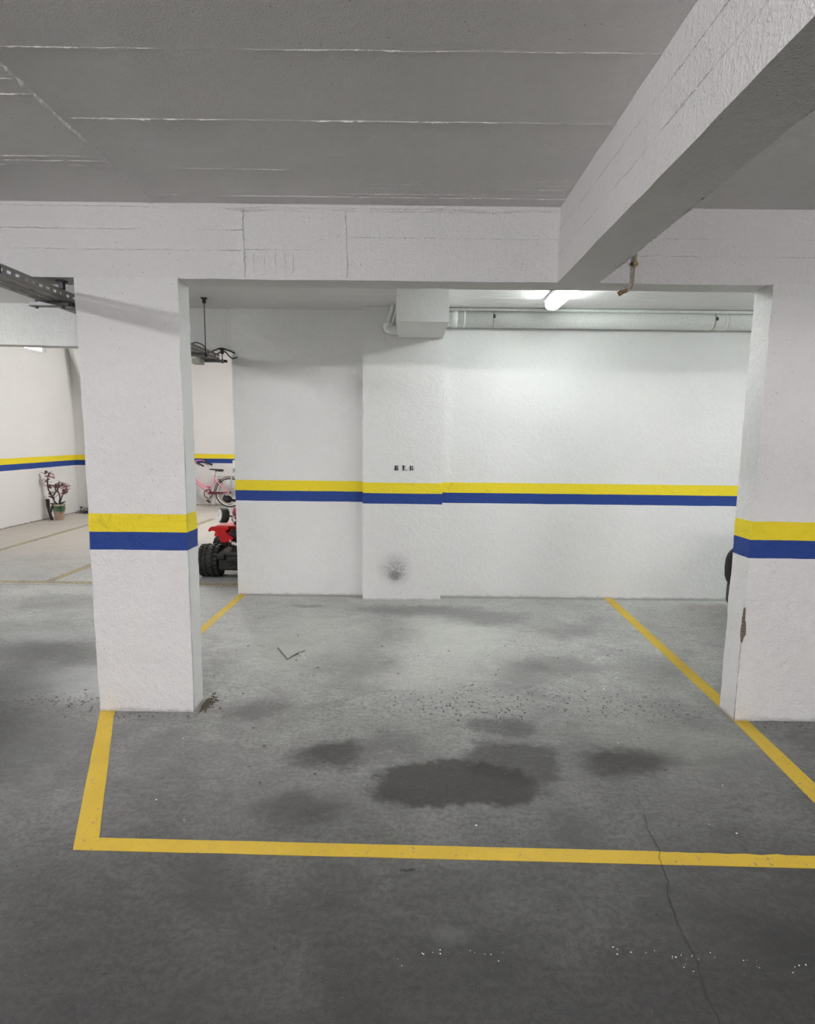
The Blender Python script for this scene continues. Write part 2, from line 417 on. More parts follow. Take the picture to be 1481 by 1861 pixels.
bm = B(); box(bm, XL-.2, XR+.2, YN-.2, YF+.2, -.12, 0)
floor = struct('floor', bm, M_floor, 'stained grey concrete garage floor with oil marks')
bm = B()
cr = [(1.033, 2.449), (1.014, 2.348), (1.002, 2.236), (.974, 2.134), (.971, 2.025), (.945, 1.953), (.936, 1.872), (.906, 1.798), (.886, 1.685), (.884, 1.584), (.876, 1.529), (.857, 1.443), (.855, 1.381), (.83, 1.22), (.80, 1.0)]
prev = None
for i in range(len(cr)-1):
    for k in range(6):
        t = k/6; x = cr[i][0]*(1-t)+cr[i+1][0]*t+random.uniform(-.004, .004); y = cr[i][1]*(1-t)+cr[i+1][1]*t
        wd = (.0005 if y > 2.25 else .0011)*random.uniform(.5, 1.4)
        cur = (bm.verts.new((x-wd, y, .0022)), bm.verts.new((x+wd, y, .0022)))
        if prev: bm.faces.new((prev[0], prev[1], cur[1], cur[0]))
        prev = cur
crack = obj('crack', bm, plain('crack_shadow', (.03, .028, .026), .9), floor)
bm = B(); box(bm, XL-.2, XR+.2, YN-.2, 5.66, ZC, ZC+.2); ceiling = struct('ceiling', bm, M_ceil, 'low grey painted concrete ceiling with board seams')
bm = B(); box(bm, XL-.2, 1.6, 5.62, YF+.2, 3.62, 3.8); struct('ceiling', bm, M_ceil, 'higher ceiling over the far bay')
bm = B()
for i, (y, x0, x1, h) in enumerate([(1.907, -1.29, .75, .0022), (2.302, -1.27, .75, .0042), (2.70, -1.29, -.55, .003), (2.985, -1.27, .75, .004)]):
    bb = B(); ridge(bb, (x0, y, ZC), (x1, y, ZC), .006, h, seed=i+1); obj('seam_ridge', bb, M_ceil, ceiling)
for i, (y, x0, x1) in enumerate([(2.80, .0, .74), (2.84, -.35, .74), (2.885, -.2, .74), (2.94, -1.2, -.3), (2.95, -.3, .74), (2.56, -.5, -.2)]):
    bb = B(); ridge(bb, (x0, y, ZC), (x1, y, ZC), .003, .0022, seed=i+20, gap=.6); obj('seam_ridge', bb, M_ceil, ceiling)
for i, (y, x0) in enumerate([(2.065, -4), (2.153, -4), (2.60, -4), (2.64, -3), (2.68, -4), (1.72, -4), (1.2, -4)]):
    bb = B(); ridge(bb, (x0, y, ZC), (-1.31, y, ZC), .005, .003, seed=i+40); obj('seam_ridge', bb, M_ceil, ceiling)
bb = B(); ridge(bb, (-1.30, .6, ZC), (-1.297, 3.08, ZC), .011, .012, seed=60, gap=-.2); obj('seam_ridge', bb, M_ceil, ceiling)
for i, y in enumerate((4.2, 4.75, 5.0, 5.2)):
    bb = B(); ridge(bb, (-1.3, y, ZC), (3.5, y, ZC), .004, .003, seed=i+70); obj('seam_ridge', bb, M_ceil, ceiling)

# back wall of the bay: broad pier on the left, proud pier, recessed panel on the right
bm = B(); rough_box(bm, -1.654, -.426, 5.522, 5.68, 0, ZC, .07, .0015); struct('wall_back', bm, M_wall, 'white back wall panel left of the projecting pier')
bm = B(); rough_box(bm, -.426, .318, 5.389, 5.68, 0, ZC, .05, .0015); pier = struct('wall_pier', bm, M_wallp, 'projecting white pier with black stencilled letters and soot mark')
bm = B(); box(bm, .318, XR, 5.527, 5.68, 0, ZC); struct('wall_back_right', bm, M_wall, 'white back wall panel under the pipe')
bm = B(); box(bm, XR, XR+.2, YN, 5.68, 0, ZC); struct('wall_right', bm, M_wall)
bm = B(); box(bm, XL-.2, XR+.2, YN-.2, YN, 0, ZC); struct('wall_front', bm, M_wall)
# left wall, with the high window opening
WY0, WY1, WZ0 = 8.4, 10.62, 2.95
bm = B(); box(bm, XL-.2, XL, YN, WY0, 0, 3.8); box(bm, XL-.2, XL, WY0, WY1, 0, WZ0); box(bm, XL-.2, XL, WY1, YF, 0, 3.8); box(bm, XL-.2, XL, WY0, WY1, 3.5, 3.8)
struct('wall_left', bm, M_far, 'white side wall of the far bay with yellow and blue stripe')
bm = B(); box(bm, XL-.2, 1.6, YF, YF+.2, 0, 3.8); struct('wall_far', bm, M_far, 'white end wall of the far bay behind the bicycle')
bm = B(); box(bm, 1.4, 1.6, 5.68, YF, 0, 3.8); struct('wall_far_right', bm, M_far)
bm = B(); box(bm, XL-.2, 1.6, 5.60, 5.70, ZC, 3.8); struct('wall_over_beam', bm, M_far)
bm = B(); rough_box(bm, XL, -6.08, 11.35, 11.75, 0, 3.62, .08, .002); struct('trim_1', bm, M_far, 'white corner pilaster beyond the potted plant')
wf = struct('window_1', box(box(B(), XL-.07, XL-.02, WY0, WY1, WZ0, WZ0+.02), XL-.07, XL-.02, WY0, WY1, 3.45, 3.5), M_plw, 'high daylight window strip in the side wall')
for y in (WY0, (WY0+WY1)/2-.02, WY1-.04): obj('mullion', box(B(), XL-.07, XL-.02, y, y+.04, WZ0+.02, 3.45), M_plw, wf)
t = NT('window_glass'); t.fin((.95, .97, 1), .05, **{'Transmission Weight': 1., 'IOR': 1.45}); obj('pane', box(B(), XL-.048, XL-.042, WY0, WY1, WZ0+.015, 3.47), t.m, wf)
obj('sill', box(B(), XL-.08, XL+.018, WY0-.05, WY1+.04, WZ0-.025, WZ0), M_plw, wf)

# beams
def beamthing(bm, label, m=M_beam): return tag(obj('ceiling_beam', bm, m), label, 'beam')
bm = B(); rough_box(bm, XL, XR, 3.083, 3.236, ZB, ZC+.01, .05, .0022)
beam = beamthing(bm, 'white concrete cross beam spanning the picture above both pillars')
k = 0
for (x0, x1, z) in [(-4, -.85, 2.475), (-2.3, -.85, 2.574), (-.84, -.46, 2.482), (-.32, .74, 2.545), (.96, 3., 2.556), (.99, 3., 2.472), (-4, .74, 2.682), (-1.3, .74, 2.674), (-.9, .5, 2.668)]:
    bb = B(); ridge(bb, (x0, 3.0825, z), (x1, 3.0825, z), .0045, .0030, (0, -1, 0), seed=80+k, gap=.2); obj('board_ridge', bb, M_beam, beam); k += 1
for x in (-.847, -.327):
    bb = B(); ridge(bb, (x, 3.0825, 2.345), (x-.004, 3.0825, 2.675), .006, .0038, (0, -1, 0), seed=80+k, gap=-.3, wob=.004); obj('board_ridge', bb, M_beam, beam); k += 1
for x in (-.80, -.745, -.69, -.64, -.6, -.56):
    bb = B(); ridge(bb, (x, 3.0825, 2.37), (x, 3.0825, 2.46), .002, .0025, (0, -1, 0), seed=80+k, wob=.001); obj('board_ridge', bb, M_beam, beam); k += 1
bm = B(); rough_box(bm, .747, .957, YN, 3.083, ZB, ZC+.01, .05, .0022)
b2 = beamthing(bm, 'white concrete beam running overhead from the camera at upper right')
for z in (2.47, 2.585):
    bb = B(); ridge(bb, (.7465, .2, z), (.7465, 3.07, z), .004, .0022, (-1, 0, 0), seed=int(z*100), gap=.45); obj('board_ridge', bb, M_beam, b2)
bb = B(); ridge(bb, (.958, .6, ZB+.002), (.958, 3.0, ZB+.002), .004, .005, (1, 0, 0), seed=300, gap=.1); obj('board_ridge', bb, M_beam, b2)
bm = B(); rough_box(bm, XL, -1.66, 5.56, 5.72, ZB, ZC+.005, .06, .0022, shear=lambda p: (p.x+1.66)*.075)
b3 = beamthing(bm, 'grey white cross beam at the back seen left of the broad wall panel')
bb = B(); ridge(bb, (-3.9, 5.345, 2.46), (-1.7, 5.555, 2.44), .003, .002, (0, -1, 0), seed=301); obj('board_ridge', bb, M_beam, b3)
bm = B(); rough_box(bm, -.110, .297, 4.63, 5.389, 2.432, ZC+.01, .04, .0018)
tag(obj('beam_stub', bm, paint('stub_paint', stripes=False, grime=0, rough_relief=.5)), 'short white boxed beam stub projecting from the top of the pier', 'beam')

# pillars
def pillar(x0, x1, y0, y1, label):
    bm = B(); rough_box(bm, x0, x1, y0, y1, 0, ZB, .035, .0026)
    return tag(obj('concrete_pillar', bm, M_pill), label, 'pillar')
pl = pillar(-1.718, -1.1905, 3.083, 3.236, 'white pillar with yellow and blue stripe standing between the two left openings')
pr = pillar(1.833, 2.36, 3.06, 3.218, 'white pillar at the right edge with chipped corner and striped band')
# thin broken seam down the arris of the left pillar
bm = B(); prev = None
for i in range(150):
    z = i/150*1.55; w_ = max(0, noise.noise(Vector((z*9, 0, 3)))+.35)*.0022+.0004
    x = -1.1875+.0005*noise.noise(Vector((z*30, 2, 0)))
    cur = (bm.verts.new((x, 3.0845, z)), bm.verts.new((x, 3.0845+w_*1.8, z)))
    if prev: bm.faces.new((prev[0], cur[0], cur[1], prev[1]))
    prev = cur
obj('arris_crack', bm, plain('crack_brown', (.10, .085, .075), .9), pl)
# knocked-off corner of the right pillar: bare brown render, broken outline
bm = B(); zs = [.455, .475, .50, .53, .56, .585, .61, .635, .655]
L_ = [.003, .010, .014, .016, .010, .013, .008, .006, .002]
R_ = [.004, .012, .030, .026, .021, .012, .010, .010, .003]
ra = []
for z, a, b in zip(zs, L_, R_):
    ra.append([bm.verts.new((1.8285, 3.0555+a, z)), bm.verts.new((1.8275+random.uniform(0, .0012), 3.0545, z+random.uniform(-.006, .006))), bm.verts.new((1.833+b*.3, 3.0555, z-.004)), bm.verts.new((1.833+b*.62, 3.0555, z+random.uniform(-.004, .004)))])
for a, b in zip(ra, ra[1:]):
    for i in range(3): bm.faces.new((a[i], a[i+1], b[i+1], b[i]))
obj('chipped_corner', bm, plain('bare_render', (.17, .135, .11), .95, bump=.8, scale=90, var=.5), pr)
bm = B(); prev = None
for i in range(120):
    z = i/120*.47; w_ = max(0, noise.noise(Vector((z*14, 7, 3)))+.3)*.002+.0003
    cur = (bm.verts.new((1.829, 3.0565, z)), bm.verts.new((1.829-.0, 3.0565+w_*3, z)))
    if prev: bm.faces.new((prev[0], prev[1], cur[1], cur[0]))
    prev = cur
obj('arris_crack', bm, plain('crack_brown', (.1, .1, .1)), pr)

# ------------------------------------------------------------------ floor markings
def marking(poly, label, m=M_line, edges=None):
    bm = B()
    A = [bm.verts.new((x, y, .0018)) for x, y in poly]
    bm.faces.new(A)
    r = bmesh.ops.extrude_face_region(bm, geom=list(bm.faces)); 
    for v in r['geom']:
        if isinstance(v, bmesh.types.BMVert): v.co.z = .0002
    bmesh.ops.recalc_face_normals(bm, faces=bm.faces)
    return tag(obj('parking_line', bm, m), label, 'floor marking')
def edge(a, b, n, amp):
    return [(a[0]+(b[0]-a[0])*i/n+noise.noise(Vector((i*.9, a[0]*5, 1)))*amp, a[1]+(b[1]-a[1])*i/n+noise.noise(Vector((i*.9, b[1]*5, 7)))*amp) for i in range(n+1)]
top = edge((-1.177, 2.053), (.95, 2.017), 20, .002)+[(x, y+max(-.012, min(.004, noise.noise(Vector((x*16, 3, 0)))*.018))-.004) for x, y in edge((1.0, 2.016), (2.9, 1.985), 60, .001)]
bot = edge((2.9, 1.915), (-1.239, 1.986), 30, .002)
bend = [( -1.72, 3.09), (-1.634, 3.09)]+edge((-1.60, 3.0), (-1.19, 2.082), 10, .003)+top+bot+edge((-1.262, 2.035), (-1.69, 3.02), 10, .002)
marking(bend, 'yellow L-shaped line turning across the front of the empty bay')
marking(edge((1.746, 2.008), (1.828, 3.06), 8, .003)+edge((1.84, 3.3), (1.929, 5.53), 8, .002)+edge((2.011, 5.53), (1.912, 3.06), 14, .002)+edge((1.90, 2.9), (1.842, 2.006), 8, .003), 'yellow line down the right side of the bay, passing under the right pillar')
marking(edge((-1.70, 3.22), (-1.641, 5.53), 10, .002)+edge((-1.575, 5.53), (-1.625, 3.22), 10, .002), 'yellow line from the left pillar back to the corner of the wall panel')
marking(edge((XL+.02, 5.86), (-1.4, 5.83), 20, .006)+edge((-1.4, 5.92), (XL+.02, 5.96), 20, .006), 'faded yellow cross line on the floor below the back beam', M_lineold)
marking(edge((-3.81, 5.93), (-3.65, 10.6), 10, .006)+edge((-3.56, 10.6), (-3.717, 5.93), 10, .006), 'faded yellow line running back toward the pink bicycle', M_lineold)
marking(edge((-5.40, 5.97), (-5.50, 11.6), 10, .006)+edge((-5.42, 11.6), (-5.32, 5.97), 10, .006), 'faded yellow line nearest the potted plant', M_lineold)

# ------------------------------------------------------------------ stencilled letters on the pier (kept thin, flat print)
def P(a, b): return (-.13+(a-360)/21.15*.00509, 1.284-(b-345)/21.15*.00527)
sl = empty('stencil_lettering', (-.04, 5.386, 1.25), 'small black stencilled letters R E B painted on the pier', 'lettering')
for nm, polys in (('letter', [[(376, 350), (430, 350), (416, 530), (358, 530)],
             [(445, 348), (478, 350), (492, 372), (492, 402), (472, 432), (488, 470), (508, 528), (452, 528), (440, 500), (440, 448), (452, 438), (462, 415), (462, 385), (448, 370)]]),
             ('letter', [[(660, 342), (690, 350), (738, 346), (732, 430), (724, 528), (670, 530), (682, 430)],
             [(762, 358), (800, 362), (796, 382), (776, 376)], [(742, 424), (764, 420), (764, 446), (742, 440)],
             [(764, 514), (790, 500), (798, 480), (808, 505), (800, 530), (762, 530)]]), ('dot', [[(848, 512), (880, 512), (878, 524), (846, 524)]]),
             ('letter', [[(950, 352), (1014, 356), (1004, 440), (998, 530), (950, 532), (960, 430)],
             [(1040, 352), (1062, 362), (1080, 388), (1066, 416), (1042, 430)], [(1040, 444), (1070, 452), (1088, 482), (1076, 512), (1042, 528)]])):
    bm = B()
    for poly in polys: prism(bm, [P(a, b) for a, b in poly], 5.3835, 5.3880)
    obj(nm, bm, plain('black_stencil_paint', (.008, .008, .008), .7), sl)


# ------------------------------------------------------------------ lamps
def lamp(key, label, hang=0.):
    x, y, z, st, tint, turn = LAMPS[key]; kids = []
    DP = .068 if key in ('front', 'behind', 'right') else .050
    zc = z+.1 if hang == 0 else z+.1
    L = empty('batten_lamp', (x, y, z), label, 'lamp')
    bm = B(); h = .625
    prism(bm, [(-.055, .066), (-.063, .072), (-.058, .10), (.058, .10), (.063, .072), (.055, .066)], y-h, y+h)
    bmesh.ops.translate(bm, vec=(x, 0, z), verts=bm.verts); obj('housing', bm, plain('lamp_grey', (.42, .43, .43), .5), L)
    t = NT('lamp_diffuser_'+key); t.fin((.9, .9, .9), .3, **{'Emission Color': (*tint, 1), 'Emission Strength': st})
    bm = B(); prof = [(-.056, DP)]+[(-.058*math.cos(a*PI/8), DP-DP*math.sin(a*PI/8)**.55) for a in range(1, 8)]+[(.056, DP)]
    prism(bm, prof, y-h+.01, y+h-.01); bmesh.ops.translate(bm, vec=(x, 0, z), verts=bm.verts); obj('diffuser', bm, t.m, L)
    for s in (-1, 1):
        obj('end_cap', box(B(), x-.06, x+.06, y+s*(h-.004)-.008, y+s*(h-.004)+.008, z+.028, z+.095, .004), plain('lamp_grey', (.4, .4, .4)), L)
        for q in (-.35, .35):
            obj('clip', box(B(), x+s*.060-.006, x+s*.060+.006, y+q-.012, y+q+.012, z+.045, z+.082, .002), M_galv, L)
    if turn: L.rotation_euler.z = PI/2
    return L
lamp('bay', 'lit batten lamp on the ceiling behind the cross beam')
lamp('left', 'lit batten lamp over the aisle left of the pillar')
lamp('front', 'lit batten lamp in the aisle left of the camera')
lamp('bay_fill', 'added fill lamp on the ceiling above the parked car, out of view')
lamp('right', 'lit batten lamp in the aisle right of the camera')
lamp('behind', 'lit batten lamp on the ceiling behind the camera')
lf = lamp('far', 'lit batten lamp on the high ceiling of the far bay')

# ------------------------------------------------------------------ pipes on the back wall
dp = empty('drain_pipe', (1.7, 5.44, 2.625), 'thick white drain pipe running along the top of the back wall', 'pipe')
obj('pipe_run', lathe(B(), [(.25, .0765), (XR-.02, .0765)], (0, 5.442, 2.617), 'X', 36), M_white, dp, True)
for x, wd, r in ((.40, .05, .080), (.485, .018, .082), (2.71, .012, .081), (2.83, .022, .082), (2.865, .012, .080)):
    obj('coupling', lathe(B(), [(x-wd/2, .0765), (x-wd/2+.002, r), (x+wd/2-.002, r), (x+wd/2, .0765)], (0, 5.442, 2.617), 'X', 36), M_white, dp, True)
for x in (.745, 2.735):
    obj('strap', lathe(B(), [(x-.004, .0768), (x-.004, .0790), (x+.004, .0790), (x+.004, .0768)], (0, 5.442, 2.617), 'X', 36), M_galvl, dp)
    obj('strap_bolt', box(B(), x-.006, x+.016, 5.357, 5.365, 2.61, 2.64, .002), M_dark, dp)
bm = B(); tube(bm, [(.29, 5.372, 2.683), (XR-.02, 5.372, 2.683)], .0145, 14)
tag(obj('conduit_pipe', bm, M_white, smooth=True), 'thin white pipe along the ceiling just above the drain pipe', 'pipe')
el = empty('pipe_elbow', (-.18, 5.34, 2.5), 'small white pipe elbow tucked left of the boxed beam stub', 'pipe')
bm = B(); tube(bm, bez([(-.10, 5.335, 2.492), (-.16, 5.335, 2.492), (-.195, 5.335, 2.505), (-.20, 5.335, 2.545)], 8), [.040]*17+[.041]*8, 20); obj('elbow', bm, M_white, el, True)
bm = B(); tube(bm, bez([(-.193, 5.345, 2.54), (-.185, 5.345, 2.60), (-.165, 5.345, 2.645), (-.15, 5.345, 2.70)], 6), .022, 14); obj('riser', bm, M_white, el, True)
bm = B(); tube(bm, bez([(-.165, 5.32, 2.54), (-.145, 5.32, 2.60), (-.13, 5.32, 2.65), (-.125, 5.32, 2.70)], 6), .010, 10); obj('side_pipe', bm, M_white, el, True)
bm = B(); tube(bm, bez([(-.175, 5.315, 2.53), (-.15, 5.315, 2.58), (-.135, 5.315, 2.63), (-.12, 5.315, 2.695)], 6), .0035, 8); obj('cable', bm, M_dark, el, True)

# tan conduit hanging on the front of the cross beam
cd = empty('hanging_conduit', (1.13, 3.07, 2.5), 'tan conduit dropping down the cross beam and hooking under it', 'conduit')
bm = B(); tube(bm, [(1.131, 3.068, 2.695), (1.131, 3.068, 2.415)], .0085, 12); obj('conduit_tube', bm, M_tan, cd, True)
bm = B(); tube(bm, bez([(1.131, 3.068, 2.42), (1.128, 3.068, 2.37), (1.127, 3.07, 2.325), (1.113, 3.085, 2.305), (1.09, 3.10, 2.30), (1.075, 3.105, 2.292)], 6), .0048, 10); obj('flex', bm, M_tan, cd, True)
for z in (2.43, 2.62): obj('saddle_clip', box(box(B(), 1.119, 1.143, 3.058, 3.081, z-.007, z+.007, .002), 1.112, 1.152, 3.077, 3.081, z-.007, z+.007), M_brass, cd)
bm = B(); tube(bm, [(1.108, 3.088, 2.304), (1.082, 3.103, 2.2965)], .0095, 10); tube(bm, [(1.085, 3.10, 2.298), (1.068, 3.108, 2.288)], .012, 10); obj('end_fitting', bm, M_brass, cd, True)

# drain pipe in the far corner
dpf = empty('corner_downpipe', (-6.2, 11.2, 0), 'white downpipe slanting across the far corner under the beam', 'pipe')
bm = B(); tube(bm, bez([(-6.40, 11.21, 3.55), (-6.36, 11.21, 3.2), (-6.24, 11.21, 2.82), (-6.08, 11.2, 2.45), (-5.98, 11.2, 2.1), (-5.98, 11.2, 1.2), (-5.98, 11.2, 0.0)], 8), .085, 16); obj('pipe_run', bm, M_white, dpf, True)
for z in (.6, 1.7): obj('bracket', box(box(B(), -6.05, -5.91, 11.13, 11.27, z, z+.03, .01), -6.0, -5.96, 11.2, 11.36, z, z+.03), M_galvl, dpf)

# ------------------------------------------------------------------ perforated cable tray
X1, X0 = -1.78, -1.93
tr = empty('cable_tray', (X1, 3.1, 2.23), 'dark perforated steel cable tray hung beside the left pillar', 'cable tray')
def zt(y): return 2.228+(y-3.15)*.0052
Y0, Y1, H = .2, 5.56, .047
per, sl = .056, .026
n = int((Y1-Y0)/per)
for X, nm in ((X1, 'side_rail'), (X0, 'side_rail')):
    bm = B(); th = .0016
    z0 = zt(Y0); z1 = zt(Y1)
    def bar(ya, yb, a, b):
        vs = [bm.verts.new((X+dx, y, zt(y)+h)) for y in (ya, yb) for dx in (-th/2, th/2) for h in (a, b)]
        for q in ((0, 1, 3, 2), (4, 6, 7, 5), (0, 4, 5, 1), (2, 3, 7, 6), (0, 2, 6, 4), (1, 5, 7, 3)): bm.faces.new([vs[i] for i in q])
    bar(Y0, Y1, 0, .018); bar(Y0, Y1, .031, H)
    for i in range(n): bar(Y0+i*per+sl, Y0+(i+1)*per, .018, .031)
    bmesh.ops.recalc_face_normals(bm, faces=bm.faces)
    # rolled top lip
    vs = 0
    bar(Y0, Y1, H-.001, H+.001)
    obj(nm, bm, M_galv, tr)
bm = B(); th = .0016
def pan(xa, xb, ya, yb, dz=0):
    vs = [bm.verts.new((x, y, zt(y)+h+dz)) for y in (ya, yb) for x in (xa, xb) for h in (-th, 0)]
    for q in ((0, 1, 3, 2), (4, 6, 7, 5), (0, 4, 5, 1), (2, 3, 7, 6), (0, 2, 6, 4), (1, 5, 7, 3)): bm.faces.new([vs[i] for i in q])
W = X1-X0
cols = [(X0, X0+.022), (X0+.032, X0+.06), (X0+.07, X1-.07), (X1-.06, X1-.032), (X1-.022, X1)]
for a, b in cols: pan(a, b, Y0, Y1)
for a, b in zip(cols, cols[1:]):
    for i in range(0, int((Y1-Y0)/.14)): pan(a[1], b[0], Y0+i*.14+.045, Y0+(i+1)*.14)
pan(X0+.05, X0+.056, Y0, Y1, -.005); pan(X1-.056, X1-.05, Y0, Y1, -.005)
bmesh.ops.recalc_face_normals(bm, faces=bm.faces)
obj('tray_floor', bm, M_galv, tr)
obj('joint_plate', box(B(), X1+.0005, X1+.004, 2.56, 2.625, zt(2.6)+.006, zt(2.6)+.04, .001), M_black, tr)
bm = B(); tube(bm, bez([(X0+.04, Y0, zt(Y0)+.012), (X0+.05, 2.5, zt(2.5)+.012), (X0+.06, 4.9, zt(4.9)+.012), (X0+.08, 5.45, zt(5.4)+.012), (X1+.01, 5.52, 2.30), (X1+.06, 5.535, 2.31), (X1+.10, 5.54, 2.27), (X1+.135, 5.52, 2.25), (-1.60, 5.50, 2.26)], 8), .006, 8)
tag(obj('cable', bm, M_black, smooth=True), 'black cable leaving the end of the cable tray', 'cable')
bm = B(); tube(bm, bez([(X1-.06, 5.2, zt(5.2)+.01), (X1-.03, 5.4, zt(5.4)+.05), (X1+.03, 5.48, 2.335), (X1+.09, 5.50, 2.325), (-1.62, 5.50, 2.295)], 8), .006, 8)
tag(obj('cable', bm, M_black, smooth=True), 'upper looping black cable at the end of the cable tray', 'cable')
bm = B(); tube(bm, bez([(X1-.04, 4.9, zt(4.9)+.02), (X1-.03, 5.02, 2.315), (X1+.01, 5.12, 2.30), (X1-.02, 5.25, zt(5.2)+.02)], 8), .005, 8)
tag(obj('cable', bm, M_black, smooth=True), 'small cable hump rising from the tray beside the hanger rod', 'cable')

def hanger(y, ztop, xa, xb, xr, label, short):
    hg = empty('tray_hanger', ((xa+xb)/2, y, zt(y)), label, 'bracket', 'hangers carrying the cable tray')
    z = zt(y)-.004; bm = B()
    # strut channel, open upward
    box(bm, xa, xb, y-.02, y+.02, z-.021, z-.0185); box(bm, xa, xb, y-.02, y-.0175, z-.021, z); box(bm, xa, xb, y+.0175, y+.02, z-.021, z)
    obj('strut_channel', bm, plain('strut_zinc', (.27, .27, .265), .45, .6), hg)
    obj('end_cap', box(B(), xb-.018, xb+.001, y-.0215, y+.0215, z-.022, z+.001, .002), M_black, hg)
    bm = B(); tube(bm, [(xr, y, z-.03), (xr, y, ztop)], .0042, 8); obj('threaded_rod', bm, M_dark, hg)
    bm = B(); tube(bm, [(xa+.03, y, z-.03), (xa+.03, y, zt(y)+.05 if short else ztop)], .0042, 8); obj('threaded_rod', bm, M_dark, hg)
    for xx in (xr, xa+.03):
        for dz in (-.029, .001): obj('nut', lathe(B(), [(z+dz, .009), (z+dz+.007, .009)], (xx, y, 0), 'Z', 6), M_dark, hg)
    bm = B(); box(bm, xr-.013, xr+.013, y-.013, y+.013, ztop-.045, ztop-.008, .003); box(bm, xr-.024, xr+.024, y-.018, y+.018, ztop-.009, ztop, .002)
    obj('beam_clamp', bm, M_black, hg)
    return hg
hanger(3.15, ZB, -1.99, -1.765, -1.822, 'nearest tray hanger, clamped under the cross beam by the left pillar', True)
hanger(5.12, ZC, -1.98, -1.745, -1.758, 'middle tray hanger on a long rod from the ceiling', False)
hanger(5.53, ZB, -1.97, -1.705, -1.745, 'end tray hanger below the back beam', True)
jb = empty('junction_box', (-1.96, 5.45, 2.2), 'small grey junction box fixed under the end of the cable tray', 'box')
obj('box_body', box(B(), -1.985, -1.90, 5.40, 5.50, 2.185, 2.238, .005), plain('grey_box', (.45, .44, .38), .5), jb)
obj('box_lid', box(B(), -1.98, -1.905, 5.392, 5.402, 2.19, 2.233, .002), plain('grey_box', (.45, .44, .38)), jb)

# ------------------------------------------------------------------ pink bicycle leaning by the far wall (faces left)
BY = 12.36; LEAN = .07
bk = empty('bicycle', (-4.3, BY, 0), 'pink step-through bicycle leaning against the end wall', 'bicycle')
def bp(x, z, dy=0): return Vector((x, BY+LEAN*z+dy, z))
def btube(name, pts, r, m, parent=bk, n=10, close=False):
    bm = B(); tube(bm, pts, r, n, close); return obj(name, bm, m, parent, True)
HUB, FH, WR = (-3.83, .312), (-4.90, .312), .300
BBK = (-4.275, .285); ST = (-4.16, .63); HT = (-4.68, .80); HBm = (-4.71, .66)
for nm, hub in (('rear_wheel', HUB), ('front_wheel', FH)):
    ring = lambda r: [bp(hub[0]+r*math.cos(2*PI*k/40), hub[1]+r*math.sin(2*PI*k/40)) for k in range(40)]
    wz = btube(nm, ring(WR), .0115, M_rubber, bk, 8, True)
    btube('rim', ring(WR-.022), .0105, M_plw, wz, 8, True)
    bm = B()
    for k in range(28):
        a = 2*PI*k/28; s = .02 if k % 2 else -.02
        tube(bm, [bp(hub[0]+.015*math.cos(a+.5), hub[1]+.015*math.sin(a+.5), s), bp(hub[0]+(WR-.03)*math.cos(a), hub[1]+(WR-.03)*math.sin(a))], .0012, 4)
    obj('spokes', bm, M_chrome, wz)
    btube('hub', [bp(hub[0], hub[1], -.05), bp(hub[0], hub[1], .05)], .018, M_dark, wz)
    arc = (20, 190) if nm == 'rear_wheel' else (-10, 150)
    fz = [bp(hub[0]+(WR+.034)*math.cos(math.radians(a)), hub[1]+(WR+.034)*math.sin(math.radians(a))) for a in range(arc[0], arc[1], 6)]
    btube('mudguard', fz, .008, M_maroon if nm == 'rear_wheel' else M_pink)
fr = btube('frame', [bp(*BBK), bp(*ST)], .019, M_pink)
btube('down_tube', [bp(*HBm), bp(*BBK)], .020, M_pink, fr)
btube('top_tube', bez([bp(*HT), bp(-4.60, .66), bp(-4.46, .51), bp(-4.32, .455), bp(-4.225, .445)], 6), .017, M_pink, fr)
btube('top_tube', bez([bp(-4.69, .74), bp(-4.60, .60), bp(-4.46, .465), bp(-4.32, .415), bp(-4.235, .405)], 6), .008, M_pink, fr)
btube('head_tube', [bp(-4.665, .86), bp(-4.72, .62)], .019, M_pink, fr)
for s in (-.035, .035):
    btube('chain_stay', [bp(BBK[0], BBK[1], s*.5), bp(HUB[0], HUB[1]-.008, s*1.5)], .013, M_pink, fr)
    btube('seat_stay', [bp(ST[0], ST[1]-.03, s*.5), bp(HUB[0], HUB[1], s*1.5)], .011, M_pink, fr)
    btube('fork_blade', bez([bp(-4.72, .63, s), bp(-4.78, .48, s*1.4), bp(FH[0], FH[1], s*1.5)], 5), .010, M_pink, fr)
btube('seat_post', [bp(*ST), bp(-4.115, .79)], .011, M_chrome)
bm = B()
sec = [(-4.262, .012, .818, .010), (-4.22, .022, .820, .016), (-4.16, .036, .818, .022), (-4.09, .065, .815, .032), (-4.03, .088, .815, .040), (-3.985, .080, .806, .035), (-3.968, .04, .800, .020)]
rings = []
for x, wd, zt_, h in sec:
    rings.append([bm.verts.new(bp(x, zt_-h*.5+h*.5*math.sin(a)-(.012 if math.sin(a) < 0 else 0), wd*math.cos(a))) for a in [2*PI*k/12 for k in range(12)]])
for a, b in zip(rings, rings[1:]):
    for k in range(12): bm.faces.new((a[k], a[(k+1) % 12], b[(k+1) % 12], b[k]))
bm.faces.new(rings[0]); bm.faces.new(rings[-1]); bmesh.ops.recalc_face_normals(bm, faces=bm.faces)
obj('saddle', bm, M_brown, bk, True)
btube('saddle_spring', [bp(-4.09, .79, 0), bp(-4.05, .765, 0)], .018, M_black)
btube('handlebar', bez([bp(-4.43, .955, -.25), bp(-4.55, .985, -.22), bp(-4.65, .965, -.10), bp(-4.655, .93, 0), bp(-4.65, .965, .10), bp(-4.55, .985, .22), bp(-4.43, .955, .25)], 6), .010, M_pink)
btube('stem', [bp(-4.665, .85), bp(-4.655, .935)], .013, M_chrome)
